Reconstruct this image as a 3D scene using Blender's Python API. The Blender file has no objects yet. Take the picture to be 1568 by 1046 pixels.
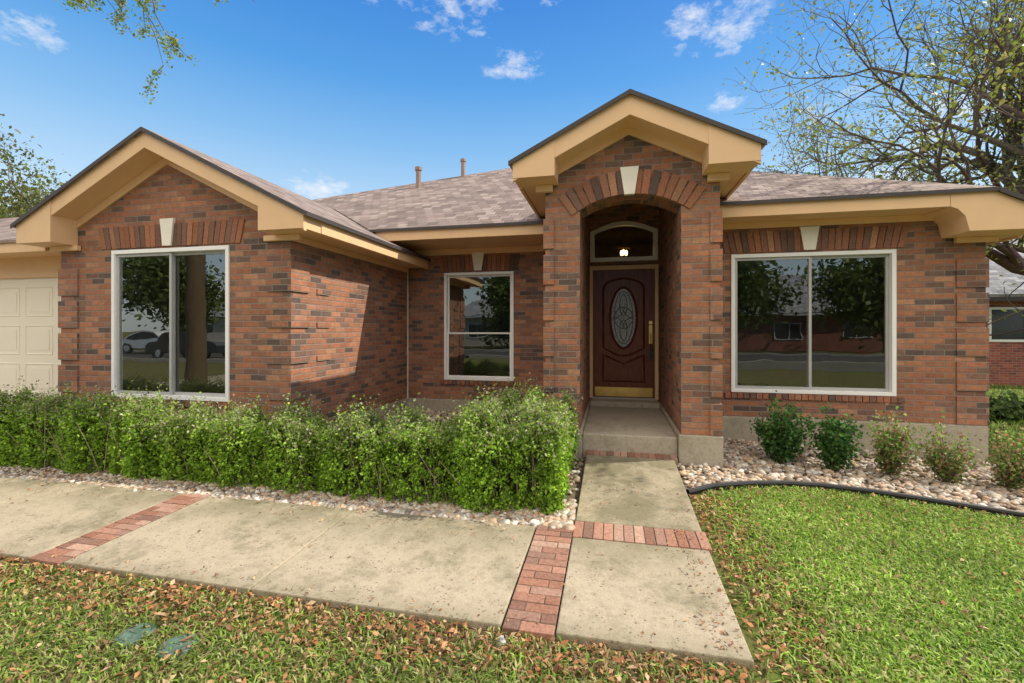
import bpy, math, random, bmesh
import numpy as np
from mathutils import Vector, Matrix
rnd=random.Random(7); rng=np.random.default_rng(7)
S=bpy.context.scene
S.view_settings.view_transform='Standard'; S.view_settings.look='None'; S.view_settings.exposure=0

# ---------------------------------------------------------------- helpers
def link(o,parent=None):
    S.collection.objects.link(o)
    if parent is not None: o.parent=parent
    return o
def empty(name):
    e=bpy.data.objects.new(name,None); S.collection.objects.link(e); return e

class MB:
    def __init__(s): s.v=[];s.f=[];s.c=[];s.m=[]
    def poly(s,pts,col=(.5,.5,.5),m=0):
        i=len(s.v); s.v+= [tuple(p) for p in pts]; s.f.append(tuple(range(i,i+len(pts)))); s.c.append(col); s.m.append(m)
    def box(s,x0,x1,y0,y1,z0,z1,col=(.5,.5,.5),m=0):
        s.hexa([(x0,y0,z0),(x1,y0,z0),(x1,y1,z0),(x0,y1,z0),(x0,y0,z1),(x1,y0,z1),(x1,y1,z1),(x0,y1,z1)],col,m)
    def hexa(s,p,col=(.5,.5,.5),m=0):
        i=len(s.v); s.v+=[tuple(q) for q in p]
        for f in ((0,3,2,1),(4,5,6,7),(0,1,5,4),(1,2,6,5),(2,3,7,6),(3,0,4,7)):
            s.f.append(tuple(i+k for k in f)); s.c.append(col); s.m.append(m)
    def prism(s,xz,y0,y1,col=(.5,.5,.5),m=0):
        a=[(x,y0,z) for x,z in xz]; b=[(x,y1,z) for x,z in xz]; n=len(xz)
        s.poly(a,col,m); s.poly(b[::-1],col,m)
        for k in range(n):
            j=(k+1)%n; s.poly([a[k],b[k],b[j],a[j]],col,m)
    def slab(s,pts,t=.035,col=(.5,.5,.5),m=0):
        lo=[(x,y,z-t) for x,y,z in pts]; n=len(pts)
        s.poly(pts,col,m); s.poly(lo[::-1],col,m)
        for k in range(n):
            j=(k+1)%n; s.poly([pts[k],lo[k],lo[j],pts[j]],col,m)
    def tube(s,pts,rad,sides=6,col=(.5,.5,.5),m=0,cap=False):
        i0=len(s.v); n=len(pts)
        for k,p in enumerate(pts):
            p=Vector(p)
            d=(Vector(pts[min(k+1,n-1)])-Vector(pts[max(k-1,0)]))
            if d.length<1e-9: d=Vector((0,0,1))
            d.normalize()
            a=d.cross(Vector((0,0,1)) if abs(d.z)<.9 else Vector((1,0,0))).normalized(); b=d.cross(a)
            r=rad[k] if hasattr(rad,'__len__') else rad
            for q in range(sides):
                an=2*math.pi*q/sides
                s.v.append(tuple(p+a*math.cos(an)*r+b*math.sin(an)*r))
        for k in range(n-1):
            for q in range(sides):
                q2=(q+1)%sides
                s.f.append((i0+k*sides+q,i0+k*sides+q2,i0+(k+1)*sides+q2,i0+(k+1)*sides+q)); s.c.append(col); s.m.append(m)
        if cap:
            s.f.append(tuple(i0+q for q in range(sides))); s.c.append(col); s.m.append(m)
            s.f.append(tuple(i0+(n-1)*sides+q for q in range(sides))); s.c.append(col); s.m.append(m)
    def build(s,name,mats,parent=None,smooth=False,bevel=0):
        me=bpy.data.meshes.new(name); me.from_pydata(s.v,[],s.f)
        if not isinstance(mats,(list,tuple)): mats=[mats]
        for m in mats: me.materials.append(m)
        me.polygons.foreach_set('material_index',s.m)
        uv=me.uv_layers.new(name='UVMap')
        for p in me.polygons:
            n=p.normal
            if abs(n.z)>.995: T=Vector((1,0,0)); B=Vector((0,1,0))
            else:
                T=Vector((0,0,1)).cross(n).normalized(); B=n.cross(T)
            for li in p.loop_indices:
                co=me.vertices[me.loops[li].vertex_index].co
                uv.data[li].uv=(co.dot(T),co.dot(B))
        a=me.attributes.new('Col','FLOAT_COLOR','FACE')
        arr=np.ones((len(s.f),4),dtype=np.float32); arr[:,:3]=np.array(s.c,dtype=np.float32).reshape(-1,3)
        a.data.foreach_set('color',arr.ravel())
        if smooth: me.polygons.foreach_set('use_smooth',[True]*len(me.polygons))
        me.update()
        o=bpy.data.objects.new(name,me); link(o,parent)
        if bevel:
            b=o.modifiers.new('b','BEVEL'); b.width=bevel; b.segments=2; b.limit_method='ANGLE'
        return o

def npmesh(name,v,f,col,mat,parent=None,smooth=False):
    v=np.ascontiguousarray(v,dtype=np.float32); f=np.ascontiguousarray(f,dtype=np.int32)
    me=bpy.data.meshes.new(name); nf,k=f.shape
    me.vertices.add(len(v)); me.vertices.foreach_set('co',v.ravel())
    me.loops.add(nf*k); me.loops.foreach_set('vertex_index',f.ravel())
    me.polygons.add(nf); me.polygons.foreach_set('loop_start',np.arange(nf,dtype=np.int32)*k)
    if smooth: me.polygons.foreach_set('use_smooth',np.ones(nf,dtype=bool))
    me.update(calc_edges=True)
    a=me.attributes.new('Col','FLOAT_COLOR','FACE')
    arr=np.ones((nf,4),dtype=np.float32); arr[:,:3]=col
    a.data.foreach_set('color',arr.ravel())
    me.materials.append(mat)
    o=bpy.data.objects.new(name,me); link(o,parent); return o

# ---------------------------------------------------------------- node helpers
class NT:
    def __init__(s,nt): s.nt=nt
    def n(s,t,**k):
        x=s.nt.nodes.new(t)
        for a,b in k.items(): setattr(x,a,b)
        return x
    def l(s,a,b): s.nt.links.new(a,b)
    def inp(s,sock,val):
        if isinstance(val,bpy.types.NodeSocket): s.l(val,sock)
        else: sock.default_value=val
    def m(s,op,a,b=None,c=None,clamp=False):
        x=s.n('ShaderNodeMath',operation=op,use_clamp=clamp); s.inp(x.inputs[0],a)
        if b is not None: s.inp(x.inputs[1],b)
        if c is not None: s.inp(x.inputs[2],c)
        return x.outputs[0]
    def vm(s,op,a,b=None):
        x=s.n('ShaderNodeVectorMath',operation=op); s.inp(x.inputs[0],a)
        if b is not None: s.inp(x.inputs[1],b)
        return x
    def mix(s,f,a,b,blend='MIX'):
        x=s.n('ShaderNodeMix',data_type='RGBA',blend_type=blend); s.inp(x.inputs[0],f)
        s.inp(x.inputs[6],a if isinstance(a,bpy.types.NodeSocket) else (*a,1)); s.inp(x.inputs[7],b if isinstance(b,bpy.types.NodeSocket) else (*b,1))
        return x.outputs[2]
    def noise(s,vec,scale,detail=4,rough=.55,out='Fac'):
        x=s.n('ShaderNodeTexNoise'); s.inp(x.inputs['Vector'],vec); x.inputs['Scale'].default_value=scale
        x.inputs['Detail'].default_value=detail; x.inputs['Roughness'].default_value=rough
        return x.outputs[out]
    def mr(s,v,a,b,c=0,d=1):
        x=s.n('ShaderNodeMapRange'); s.inp(x.inputs[0],v)
        for i,q in enumerate((a,b,c,d)): s.inp(x.inputs[i+1],q)
        return x.outputs[0]
    def ramp(s,v,stops,interp='LINEAR'):
        x=s.n('ShaderNodeValToRGB'); r=x.color_ramp; r.interpolation=interp
        r.elements[0].position=stops[0][0]; r.elements[0].color=(*stops[0][1],1)
        r.elements[1].position=stops[1][0]; r.elements[1].color=(*stops[1][1],1)
        for p,c in stops[2:]:
            e=r.elements.new(p); e.color=(*c,1)
        s.inp(x.inputs[0],v); return x.outputs[0]
    def bump(s,h,strength=.3,dist=.01):
        x=s.n('ShaderNodeBump'); x.inputs['Strength'].default_value=strength; x.inputs['Distance'].default_value=dist
        s.l(h,x.inputs['Height']); return x.outputs[0]

def newmat(name):
    m=bpy.data.materials.new(name); m.use_nodes=True; nt=m.node_tree; nt.nodes.clear(); t=NT(nt)
    out=t.n('ShaderNodeOutputMaterial'); b=t.n('ShaderNodeBsdfPrincipled'); t.l(b.outputs[0],out.inputs[0])
    return m,t,b,out
def obc(t): return t.n('ShaderNodeTexCoord').outputs['Object']
def simple(name,col,rough=.6,metal=0,var=.12,scale=6,bump=0):
    m,t,b,o=newmat(name); c=obc(t); n=t.noise(c,scale,4)
    d=tuple(x*(1-var) for x in col); e=tuple(min(1,x*(1+var)) for x in col)
    t.l(t.mix(t.mr(n,.3,.7),d,e),b.inputs['Base Color']); b.inputs['Roughness'].default_value=rough; b.inputs['Metallic'].default_value=metal
    if bump: t.l(t.bump(t.noise(c,scale*12,3),bump,.004),b.inputs['Normal'])
    return m

def bricklike(name,w,h,mort,palette,mortcol,off=.5,rough=.85,bumpd=.006,weather=.25,seed=0.0,vlo=.82,vhi=1.2,streak=False):
    m,t,b,o=newmat(name)
    uv=t.n('ShaderNodeUVMap'); 
    wob=t.noise(uv.outputs[0],14,1,out='Color')
    wv=t.vm('SCALE',t.vm('SUBTRACT',wob,(.5,.5,.5)).outputs[0]); wv.inputs['Scale'].default_value=mort*.5
    uvv=t.vm('ADD',uv.outputs[0],wv.outputs[0]).outputs[0]
    sp=t.n('ShaderNodeSeparateXYZ'); t.l(uvv,sp.inputs[0]); U=t.m('ADD',sp.outputs[0],50+seed); V=t.m('ADD',sp.outputs[1],50)
    vr=t.m('DIVIDE',V,h); row=t.m('FLOOR',vr); fv=t.m('MULTIPLY',t.m('FRACT',vr),h)
    uu=t.m('ADD',t.m('DIVIDE',U,w),t.m('FRACT',t.m('MULTIPLY',row,off))); col=t.m('FLOOR',uu); fu=t.m('MULTIPLY',t.m('FRACT',uu),w)
    e=t.m('MINIMUM',t.m('MINIMUM',fu,t.m('SUBTRACT',w,fu)),t.m('MINIMUM',fv,t.m('SUBTRACT',h,fv)))
    mask=t.mr(e,mort*.5-.0012,mort*.5+.0015)
    cv=t.n('ShaderNodeCombineXYZ'); t.l(col,cv.inputs[0]); t.l(row,cv.inputs[1])
    wn=t.n('ShaderNodeTexWhiteNoise',noise_dimensions='2D'); t.l(cv.outputs[0],wn.inputs['Vector'])
    n=len(palette); c=t.ramp(wn.outputs['Value'],[(i/n,palette[i]) for i in range(n)],'CONSTANT')
    sc=t.n('ShaderNodeSeparateColor'); t.l(wn.outputs['Color'],sc.inputs[0])
    v1=t.mr(sc.outputs[1],0,1,vlo,vhi)
    fine=t.noise(uv.outputs[0],90,3,.7); big=t.noise(uv.outputs[0],1.3,3)
    v2=t.m('MULTIPLY',v1,t.m('MULTIPLY',t.mr(fine,.25,.75,.70,1.30),t.mr(big,.3,.7,1-weather,1+weather)))
    if streak:   # flashed ends of wire-cut brick
        s2=t.noise(uv.outputs[0],17,2,.6); v2=t.m('MULTIPLY',v2,t.mr(s2,.35,.65,.86,1.10))
    cx=t.n('ShaderNodeCombineXYZ'); 
    for i in range(3): t.l(v2,cx.inputs[i])
    c=t.mix(1.0,c,cx.outputs[0],'MULTIPLY')
    mc=t.mix(t.mr(fine,.3,.7),tuple(x*.8 for x in mortcol),tuple(x*1.2 for x in mortcol))
    t.l(t.mix(mask,mc,c),b.inputs['Base Color']); b.inputs['Roughness'].default_value=rough
    b.inputs['Specular IOR Level'].default_value=.25
    hh=t.m('ADD',mask,t.m('MULTIPLY',fine,.35)); hh=t.m('ADD',hh,t.m('MULTIPLY',sc.outputs[2],.25))
    t.l(t.bump(hh,.9,bumpd),b.inputs['Normal'])
    return m
BR=[(.35,.155,.092),(.41,.185,.103),(.185,.115,.09),(.38,.16,.093),(.31,.15,.10),(.43,.22,.13),(.14,.098,.085),(.37,.17,.10),(.25,.135,.10),(.40,.175,.10),(.33,.15,.095),(.22,.125,.095),(.36,.18,.115),(.39,.165,.095)]
M_brick=bricklike('brick_wall_mat',.205,.0685,.010,BR,(.29,.245,.205),weather=.14,streak=True,vlo=.86,vhi=1.14)
M_brick_n=bricklike('brick_red_mat',.205,.072,.010,[(.36,.11,.08),(.42,.14,.09),(.30,.10,.08)],(.4,.36,.33))
M_shingle=bricklike('shingle_mat',.17,.14,.005,[(.27,.205,.175),(.33,.26,.225),(.225,.175,.15),(.30,.235,.205),(.36,.29,.25),(.25,.195,.165)],(.13,.10,.09),off=.37,bumpd=.012,weather=.12,vlo=.85,vhi=1.12)
M_shingle_g=bricklike('shingle_grey_mat',.24,.135,.006,[(.3,.3,.31),(.38,.38,.39),(.26,.26,.27)],(.15,.15,.15),off=.37,bumpd=.012,weather=.1)

def colmat(name,rough=.8,fine=60,amp=.3,bump=.4,trans=0,spec=.3):
    m,t,b,o=newmat(name); a=t.n('ShaderNodeAttribute',attribute_name='Col'); cc=a.outputs['Color']
    if amp:
        c=obc(t); n=t.noise(c,fine,3,.65); v=t.mr(n,.25,.75,1-amp,1+amp)
        cx=t.n('ShaderNodeCombineXYZ')
        for i in range(3): t.l(v,cx.inputs[i])
        cc=t.mix(1.0,cc,cx.outputs[0],'MULTIPLY')
    t.l(cc,b.inputs['Base Color']); b.inputs['Roughness'].default_value=rough; b.inputs['Specular IOR Level'].default_value=spec
    if bump: t.l(t.bump(n,bump,.004),b.inputs['Normal'])
    if trans:
        tr=t.n('ShaderNodeBsdfTranslucent'); t.l(cc,tr.inputs['Color']); mx=t.n('ShaderNodeMixShader'); mx.inputs[0].default_value=trans
        t.l(b.outputs[0],mx.inputs[1]); t.l(tr.outputs[0],mx.inputs[2]); t.l(mx.outputs[0],o.inputs[0])
    return m
M_cbrick=colmat('brick_piece_mat',.85,55,.35,.5)
M_stone=colmat('river_stone_mat',.7,35,.18,.15)
M_leaf=colmat('leaf_mat',.5,5,0,0,trans=.4)
M_grass=colmat('grass_blade_mat',.55,3,0,0,trans=.35)
M_dry=colmat('dry_leaf_mat',.8,60,.3,0,trans=.15)
M_bark=colmat('bark_mat',.9,14,.35,.8)
M_trim=simple('trim_paint_mat',(.82,.54,.30),.55,var=.04,scale=3,bump=.15)
M_white=simple('white_vinyl_mat',(.93,.93,.93),.35,var=.02)
M_alu=simple('grey_aluminium_mat',(.46,.46,.46),.4,var=.05)
M_key=simple('keystone_mat',(.88,.83,.74),.8,var=.06,bump=.3)
M_edge=simple('black_edging_mat',(.022,.022,.022),.5)
M_dark=simple('drip_edge_mat',(.06,.05,.05),.6)
M_garage=simple('garage_paint_mat',(.90,.83,.69),.5,var=.02,scale=2)
M_metal=simple('pipe_metal_mat',(.30,.2,.16),.5)
M_room=simple('interior_wall_mat',(.38,.34,.28),.8,var=.05)
M_floor=simple('interior_floor_mat',(.12,.07,.04),.4)
M_brass=simple('brass_mat',(.80,.55,.20),.28,metal=1,var=.1)
M_cover=simple('green_cover_mat',(.10,.165,.125),.6,var=.35,scale=20,bump=.3)
M_black=simple('black_mat',(.02,.02,.02),.4)

def concrete(name,base,stain=.5,lo=.44,hi=.56,specks=.8,moss_dapple=False):
    m,t,b,o=newmat(name); c=obc(t)
    n1=t.noise(c,2.1,7,.75); n2=t.noise(c,11,6,.75); n3=t.noise(c,130,3,.7); n4=t.noise(c,14,3,.6)
    col=t.mix(t.mr(n2,.3,.7),tuple(x*.74 for x in base),tuple(x*1.2 for x in base))
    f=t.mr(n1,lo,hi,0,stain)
    if moss_dapple:    # damp, mossy side of the path by the planting; dapple shade painted in leftwards
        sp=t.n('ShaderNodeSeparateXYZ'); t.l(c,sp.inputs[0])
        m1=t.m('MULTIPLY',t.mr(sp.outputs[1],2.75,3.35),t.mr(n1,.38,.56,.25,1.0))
        m2=t.mr(sp.outputs[0],-1.5,-5.0,0,.35)  # stain grows to the left, dappled shade put into the colour
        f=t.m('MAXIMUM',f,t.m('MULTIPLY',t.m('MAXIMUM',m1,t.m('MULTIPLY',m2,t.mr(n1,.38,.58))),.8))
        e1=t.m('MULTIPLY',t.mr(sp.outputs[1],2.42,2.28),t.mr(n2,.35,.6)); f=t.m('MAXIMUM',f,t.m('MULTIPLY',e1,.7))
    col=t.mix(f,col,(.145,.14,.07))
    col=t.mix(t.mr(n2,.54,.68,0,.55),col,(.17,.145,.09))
    vo=t.n('ShaderNodeTexVoronoi'); t.l(c,vo.inputs['Vector']); vo.inputs['Scale'].default_value=38
    sk=t.m('MULTIPLY',t.mr(vo.outputs['Distance'],.16,.30,1,0),t.mr(n4,.47,.60))
    col=t.mix(t.m('MULTIPLY',sk,specks),col,(.06,.05,.03))
    col=t.mix(t.mr(n3,.35,.65,0,.45),col,tuple(x*.45 for x in base))
    t.l(col,b.inputs['Base Color']); b.inputs['Roughness'].default_value=.9; b.inputs['Specular IOR Level'].default_value=.2
    t.l(t.bump(t.m('ADD',n3,n2),.5,.006),b.inputs['Normal']); return m
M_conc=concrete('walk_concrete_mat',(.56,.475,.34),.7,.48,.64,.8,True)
M_found=concrete('foundation_mat',(.52,.46,.37),.35,.5,.65,.3)

def groundmat():
    m,t,b,o=newmat('ground_mat'); c=obc(t)
    n1=t.noise(c,1.1,5,.65); n2=t.noise(c,22,4,.7); n3=t.noise(c,.12,3)
    g=t.mix(t.mr(n2,.3,.7),(.06,.09,.018),(.14,.19,.035)); d=t.mix(t.mr(n2,.3,.7),(.09,.058,.032),(.20,.135,.08))
    col=t.mix(t.mr(n1,.38,.55),g,d)
    col=t.mix(t.mr(n3,.35,.65,0,.4),col,(.15,.20,.04))
    t.l(col,b.inputs['Base Color']); b.inputs['Roughness'].default_value=.95; b.inputs['Specular IOR Level'].default_value=.1
    t.l(t.bump(n2,.8,.02),b.inputs['Normal']); return m
M_ground=groundmat()
M_soil=simple('soil_mat',(.15,.11,.075),.95,var=.4,scale=12,bump=.5)
M_asph=simple('asphalt_mat',(.055,.054,.052),.85,var=.2,scale=8,bump=.4)

def glassmat(name,fac=.19,tint=(.66,.70,.66),rough=.0):
    m=bpy.data.materials.new(name); m.use_nodes=True; nt=m.node_tree; nt.nodes.clear(); t=NT(nt)
    o=t.n('ShaderNodeOutputMaterial'); tr=t.n('ShaderNodeBsdfTransparent'); tr.inputs[0].default_value=(*tint,1)
    g=t.n('ShaderNodeBsdfGlossy'); g.inputs['Roughness'].default_value=rough; g.inputs['Color'].default_value=(.94,.95,.90,1)
    c=obc(t); n=t.noise(c,1.6,2); t.l(t.bump(n,.08,.02),g.inputs['Normal'])
    lw=t.n('ShaderNodeLayerWeight'); lw.inputs[0].default_value=.3
    f=t.m('ADD',t.m('MULTIPLY',lw.outputs['Facing'],.2),fac,clamp=True)
    mx=t.n('ShaderNodeMixShader'); t.l(f,mx.inputs[0]); t.l(tr.outputs[0],mx.inputs[1]); t.l(g.outputs[0],mx.inputs[2]); t.l(mx.outputs[0],o.inputs[0]); return m
M_glass=glassmat('window_glass_mat')

# ---------------------------------------------------------------- world / sun / camera
sunv=Vector((1,.30,1.0)).normalized()
el=math.asin(sunv.z); az=math.atan2(sunv.x,sunv.y)
W=bpy.data.worlds.new('World'); S.world=W; W.use_nodes=True; nt=W.node_tree; nt.nodes.clear(); t=NT(nt)
wo=t.n('ShaderNodeOutputWorld'); bg=t.n('ShaderNodeBackground'); bg.inputs[1].default_value=.15
sky=t.n('ShaderNodeTexSky',sky_type='NISHITA'); sky.sun_disc=False; sky.sun_elevation=el; sky.sun_rotation=az; sky.air_density=1.0; sky.dust_density=.6; sky.ozone_density=2.0
gc=t.n('ShaderNodeTexCoord').outputs['Generated']
nrm=t.vm('NORMALIZE',gc).outputs[0]
sx=t.n('ShaderNodeSeparateXYZ'); t.l(nrm,sx.inputs[0]); zz=sx.outputs[2]; yy=sx.outputs[1]
grad=t.ramp(zz,[(0,(.76,.83,.88)),(.22,(.52,.72,.88)),(.36,(.22,.49,.82)),(.47,(.07,.33,.76)),(.60,(.02,.21,.68)),(1,(.015,.13,.52))])
grad=t.vm('SCALE',grad); grad.inputs['Scale'].default_value=7.3; grad=grad.outputs[0]
nis=t.vm('SCALE',sky.outputs[0]); nis.inputs['Scale'].default_value=1.5
base=t.mix(.82,nis.outputs[0],grad)
clouds=[(12.3,30.9,.095,.95),(9,32.5,.06,.75),(14.5,32,.06,.7),(-11.9,30.2,.065,.9),(-14,29.7,.04,.7),(-59.3,24.3,.06,.7),(-57.5,24,.04,.6),(-22.9,33.4,.035,.7),(-16.3,33.1,.028,.8),(12.6,24.5,.045,.7),(-20,35.6,.12,.75),(-28,36.2,.08,.6),(33,18.9,.13,.75),(-35.3,15.7,.09,.75),(-31,15.2,.06,.6),(21.9,22.2,.10,.5),(28,15,.12,.6),(-8,36,.04,.5),(-47,12,.08,.5)]
acc=None
for a,e,r,s in clouds:
    a=math.radians(a); e=math.radians(e)
    D=(math.sin(a)*math.cos(e),math.cos(a)*math.cos(e),math.sin(e))
    df=t.vm('SUBTRACT',nrm,D).outputs[0]; df=t.vm('MULTIPLY',df,(1,1,2.0)).outputs[0]
    L=t.vm('LENGTH',df).outputs['Value']
    v=t.mr(L,0,r,s,0); acc=v if acc is None else t.m('MAXIMUM',acc,v)
wn=t.noise(t.vm('MULTIPLY',nrm,(1,1,1.9)).outputs[0],22,7,.68)
cm=t.mr(t.m('ADD',t.m('MULTIPLY',acc,.62),t.m('MULTIPLY',t.m('SUBTRACT',wn,.5),1.9)),.18,.80,0,.85)
cm=t.m('MULTIPLY',cm,t.mr(acc,0,.25))
skc=t.mix(cm,base,(6.4,6.5,6.7))
# broad bright cloud bank added over the unseen street side as facade fill light
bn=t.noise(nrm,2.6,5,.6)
fill_bank=t.m('MULTIPLY',t.mr(yy,-.02,-.35),t.mr(zz,.18,.38))
fill_bank=t.m('MULTIPLY',fill_bank,t.mr(bn,.30,.5,.35,1))
skc=t.mix(fill_bank,skc,(12.8,11.4,9.6))
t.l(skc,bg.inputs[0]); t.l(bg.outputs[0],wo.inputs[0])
sl=bpy.data.lights.new('sun','SUN'); sl.energy=5.0; sl.angle=math.radians(.55); sl.color=(1,.92,.77)
so=bpy.data.objects.new('sun',sl); so.rotation_euler=(-sunv).to_track_quat('-Z','Y').to_euler(); link(so)
cam=bpy.data.cameras.new('camera'); co=bpy.data.objects.new('camera',cam); link(co)
co.location=(0,0,1.55); co.rotation_euler=(math.radians(90),0,math.radians(12.4)); cam.lens=16.0; cam.sensor_width=36; cam.shift_y=-18/1568; cam.clip_end=2000; cam.clip_start=.05
S.camera=co

# ---------------------------------------------------------------- ground
def g(x,y):
    x=np.asarray(x,dtype=float); y=np.asarray(y,dtype=float)
    return .035*np.clip(y-1.5,-1.5,4.5)-.03-.05*np.clip(x-.9,0,4)
xs=np.concatenate([[-600,-150,-60,-25],np.linspace(-14,14,113),[25,60,150,600]]); ys=np.concatenate([[-600,-150,-60,-20],np.linspace(-6,12,73),[20,60,150,600]])
X,Y=np.meshgrid(xs,ys); Z=g(X,Y); nx=len(xs)
v=np.stack([X,Y,Z],-1).reshape(-1,3); I=np.arange(len(v)).reshape(X.shape)
f=np.stack([I[:-1,:-1],I[:-1,1:],I[1:,1:],I[1:,:-1]],-1).reshape(-1,4)
npmesh('ground',v,f,np.full((len(f),3),.5),M_ground)

def slabg(mb,x0,x1,y0,y1,top=.04,bot=-.1,col=(.5,.5,.5),top1=None):
    top1=top if top1 is None else top1
    p=[(x0,y0),(x1,y0),(x1,y1),(x0,y1)]; tt=[top,top,top1,top1]
    mb.hexa([(x,y,float(g(x,y))+bot) for x,y in p]+[(x,y,float(g(x,y))+q) for (x,y),q in zip(p,tt)],col)
walk=empty('walkway')
mb=MB(); G=.005
for a,b in ((-.28,.64),(-2.07,-.555),(-3.5,-2.07),(-5.15,-3.78),(-6.6,-5.15),(-8.1,-6.6)): slabg(mb,a+G,b-G,2.27,3.38 if a<-.5 else 3.265)
slabg(mb,-.28+G,.64,3.535,5.05,.04,top1=.088)
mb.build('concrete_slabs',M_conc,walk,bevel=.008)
mb=MB()
for a in (-2.07,-5.15,-6.6): slabg(mb,a-G-.002,a+G+.002,2.29,3.37,.022,-.08)
PB=[(.36,.185,.125),(.33,.16,.105),(.40,.215,.15),(.29,.15,.105),(.38,.225,.165),(.26,.15,.11),(.44,.28,.205)]
for x0,x1,y0,y1,tp in ((-.55,-.28,2.25,3.4,0),(-3.78,-3.5,2.25,3.4,0),(-.28,.66,3.27,3.53,0),(-.28,.68,5.06,5.22,.05)): slabg(mb,x0+.002,x1-.002,y0+.006,y1-.006,.036+tp,-.08)
mb.build('paver_joints',M_soil,walk)
mb=MB()
def pc():
    k=rnd.uniform(.78,1.12); return tuple(q*k for q in rnd.choice(PB))
def paver(x0,x1,y0,y1,along,tp=0):
    if along=='y':
        n=max(1,round((y1-y0)/.075)); s=(y1-y0)/n
        for i in range(n):
            mid=x0+(x1-x0)*(.68 if i%2 else .32)
            slabg(mb,x0+.003,mid-.003,y0+i*s+.003,y0+(i+1)*s-.003,.041+rnd.uniform(-.003,.003),col=pc())
            slabg(mb,mid+.003,x1-.003,y0+i*s+.003,y0+(i+1)*s-.003,.041+rnd.uniform(-.003,.003),col=pc())
    else:
        n=round((x1-x0)/.072); s=(x1-x0)/n
        for i in range(n):
            slabg(mb,x0+i*s+.003,x0+(i+1)*s-.003,y0+.003,y1-.003,.041+tp+rnd.uniform(-.003,.003),col=pc())
paver(-.55,-.28,2.25,3.40,'y'); paver(-3.78,-3.5,2.25,3.40,'y'); paver(-.28,.66,3.27,3.53,'x'); paver(-.28,.68,5.06,5.22,'x',.05)
mb.build('brick_pavers',M_cbrick,walk,bevel=.004)

mb=MB()
for i in range(6):
    y0=-9+i*14/6; y1=y0+14/6-.012; slabg(mb,-13.5,-8.12,y0,y1,.036,-.1)
mb.build('driveway',M_conc)

# ---------------------------------------------------------------- house
house=empty('brick_house')
def wallY(mb,x0,x1,z0,z1,y,ops,rev=.11):
    xsb=sorted({x0,x1,*[q for o in ops for q in o[:2]]}); zsb=sorted({z0,z1,*[q for o in ops for q in o[2:]]})
    for a,b in zip(xsb,xsb[1:]):
        for c,d in zip(zsb,zsb[1:]):
            cx,cz=(a+b)/2,(c+d)/2
            if any(o[0]<cx<o[1] and o[2]<cz<o[3] for o in ops): continue
            mb.poly([(a,y,c),(b,y,c),(b,y,d),(a,y,d)])
    for a,b,c,d in ops:
        mb.poly([(a,y,c),(a,y,d),(a,y+rev,d),(a,y+rev,c)]); mb.poly([(b,y,c),(b,y+rev,c),(b,y+rev,d),(b,y,d)])
        mb.poly([(a,y,d),(b,y,d),(b,y+rev,d),(a,y+rev,d)]); mb.poly([(a,y,c),(a,y+rev,c),(b,y+rev,c),(b,y,c)])
WL=(-6.108,-4.366,.706,2.54); WM=(-2.86,-1.615,.68,2.54); WR=(1.528,3.41,.73,2.54)
mb=MB()
wallY(mb,-6.95,-3.55,.34,2.66,4.49,[WL])
gz=lambda x:3.66-.506*abs(x+5.25)
mb.poly([(-6.95,4.49,2.66),(-3.55,4.49,2.66),(-3.55,4.49,gz(-3.55)),(-5.25,4.49,3.66),(-6.95,4.49,gz(-6.95))])
mb.poly([(-3.55,4.49,.34),(-3.55,7.5,.34),(-3.55,7.5,2.9),(-3.55,4.49,2.78)])
mb.poly([(-6.95,4.49,.1),(-6.95,4.49,2.78),(-6.95,9,2.78),(-6.95,9,.1)])
wallY(mb,-3.55,-.75,.34,2.97,7.5,[WM])
wallY(mb,1.12,4.33,.41,2.97,6.48,[WR])
mb.poly([(4.33,6.48,.41),(4.33,15.2,.41),(4.33,15.2,2.9),(4.33,6.48,2.9)])
mb.poly([(4.33,15.2,.1),(-13,15.2,.1),(-13,15.2,2.9),(4.33,15.2,2.9)])
mb.box(-.75,-.356,5.595,7.52,.42,3.45); mb.box(.73,1.12,5.595,7.52,.42,3.45)
cx=.187
arc=[]; hw=.543; rise=.15; R=(hw*hw+rise*rise)/(2*rise)
for i in range(17):
    x=-hw+2*hw*i/16; arc.append((cx+x,2.90-(R-rise)+math.sqrt(R*R-x*x)))
pz=lambda x:4.0-.5*abs(x-.18)
poly=[(-.75,.42),(-.356,.42)]+arc+[(.73,.42),(1.12,.42),(1.12,pz(1.12)-.17),(.18,3.83),(-.75,pz(-.75)-.17)]
mb.prism(poly,5.2,5.59)
wallY(mb,-.356,.73,.42,3.75,7.50,[(-.353,.708,.44,3.32)])
mb.box(-.353,.708,7.502,7.6,2.575,2.64)
sp=[(-.353,3.32),(-.353,3.14)]
for i in range(13):
    x=-.353+1.061*i/12; sp.append((x,3.14+.15*math.sin(math.pi*i/12)))
sp+= [(.708,3.32)]
mb.prism(sp,7.503,7.56)
mb.box(-7.05,-6.951,4.9,5.1,.0,2.65)
mb.build('brick_walls',M_brick,house)
mb=MB()
def quoin(cx_,sx,y,z0,z1,w=.30,side=True,h=.343,gap=.0685):
    z=z0
    while z+h<=z1+.01:
        x0,x1=sorted((cx_+sx*.022,cx_-sx*w))
        mb.box(x0,x1,y-.022,y+(.3 if side else .05),z,z+h); z+=h+gap
quoin(-3.55,1,4.49,.34,2.56); quoin(-6.95,-1,4.49,.34,2.56); quoin(4.33,1,6.48,.41,2.6)
quoin(-.75,-1,5.2,.42,3.1,w=.10); quoin(1.12,1,5.2,.42,3.1,w=.10)
z=.34
while z<2.3:
    mb.box(-3.552,-3.535,4.95,5.2,z,z+.07); z+=.411
mb.build('brick_quoins',M_brick,house,bevel=.004)
mb=MB()
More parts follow.
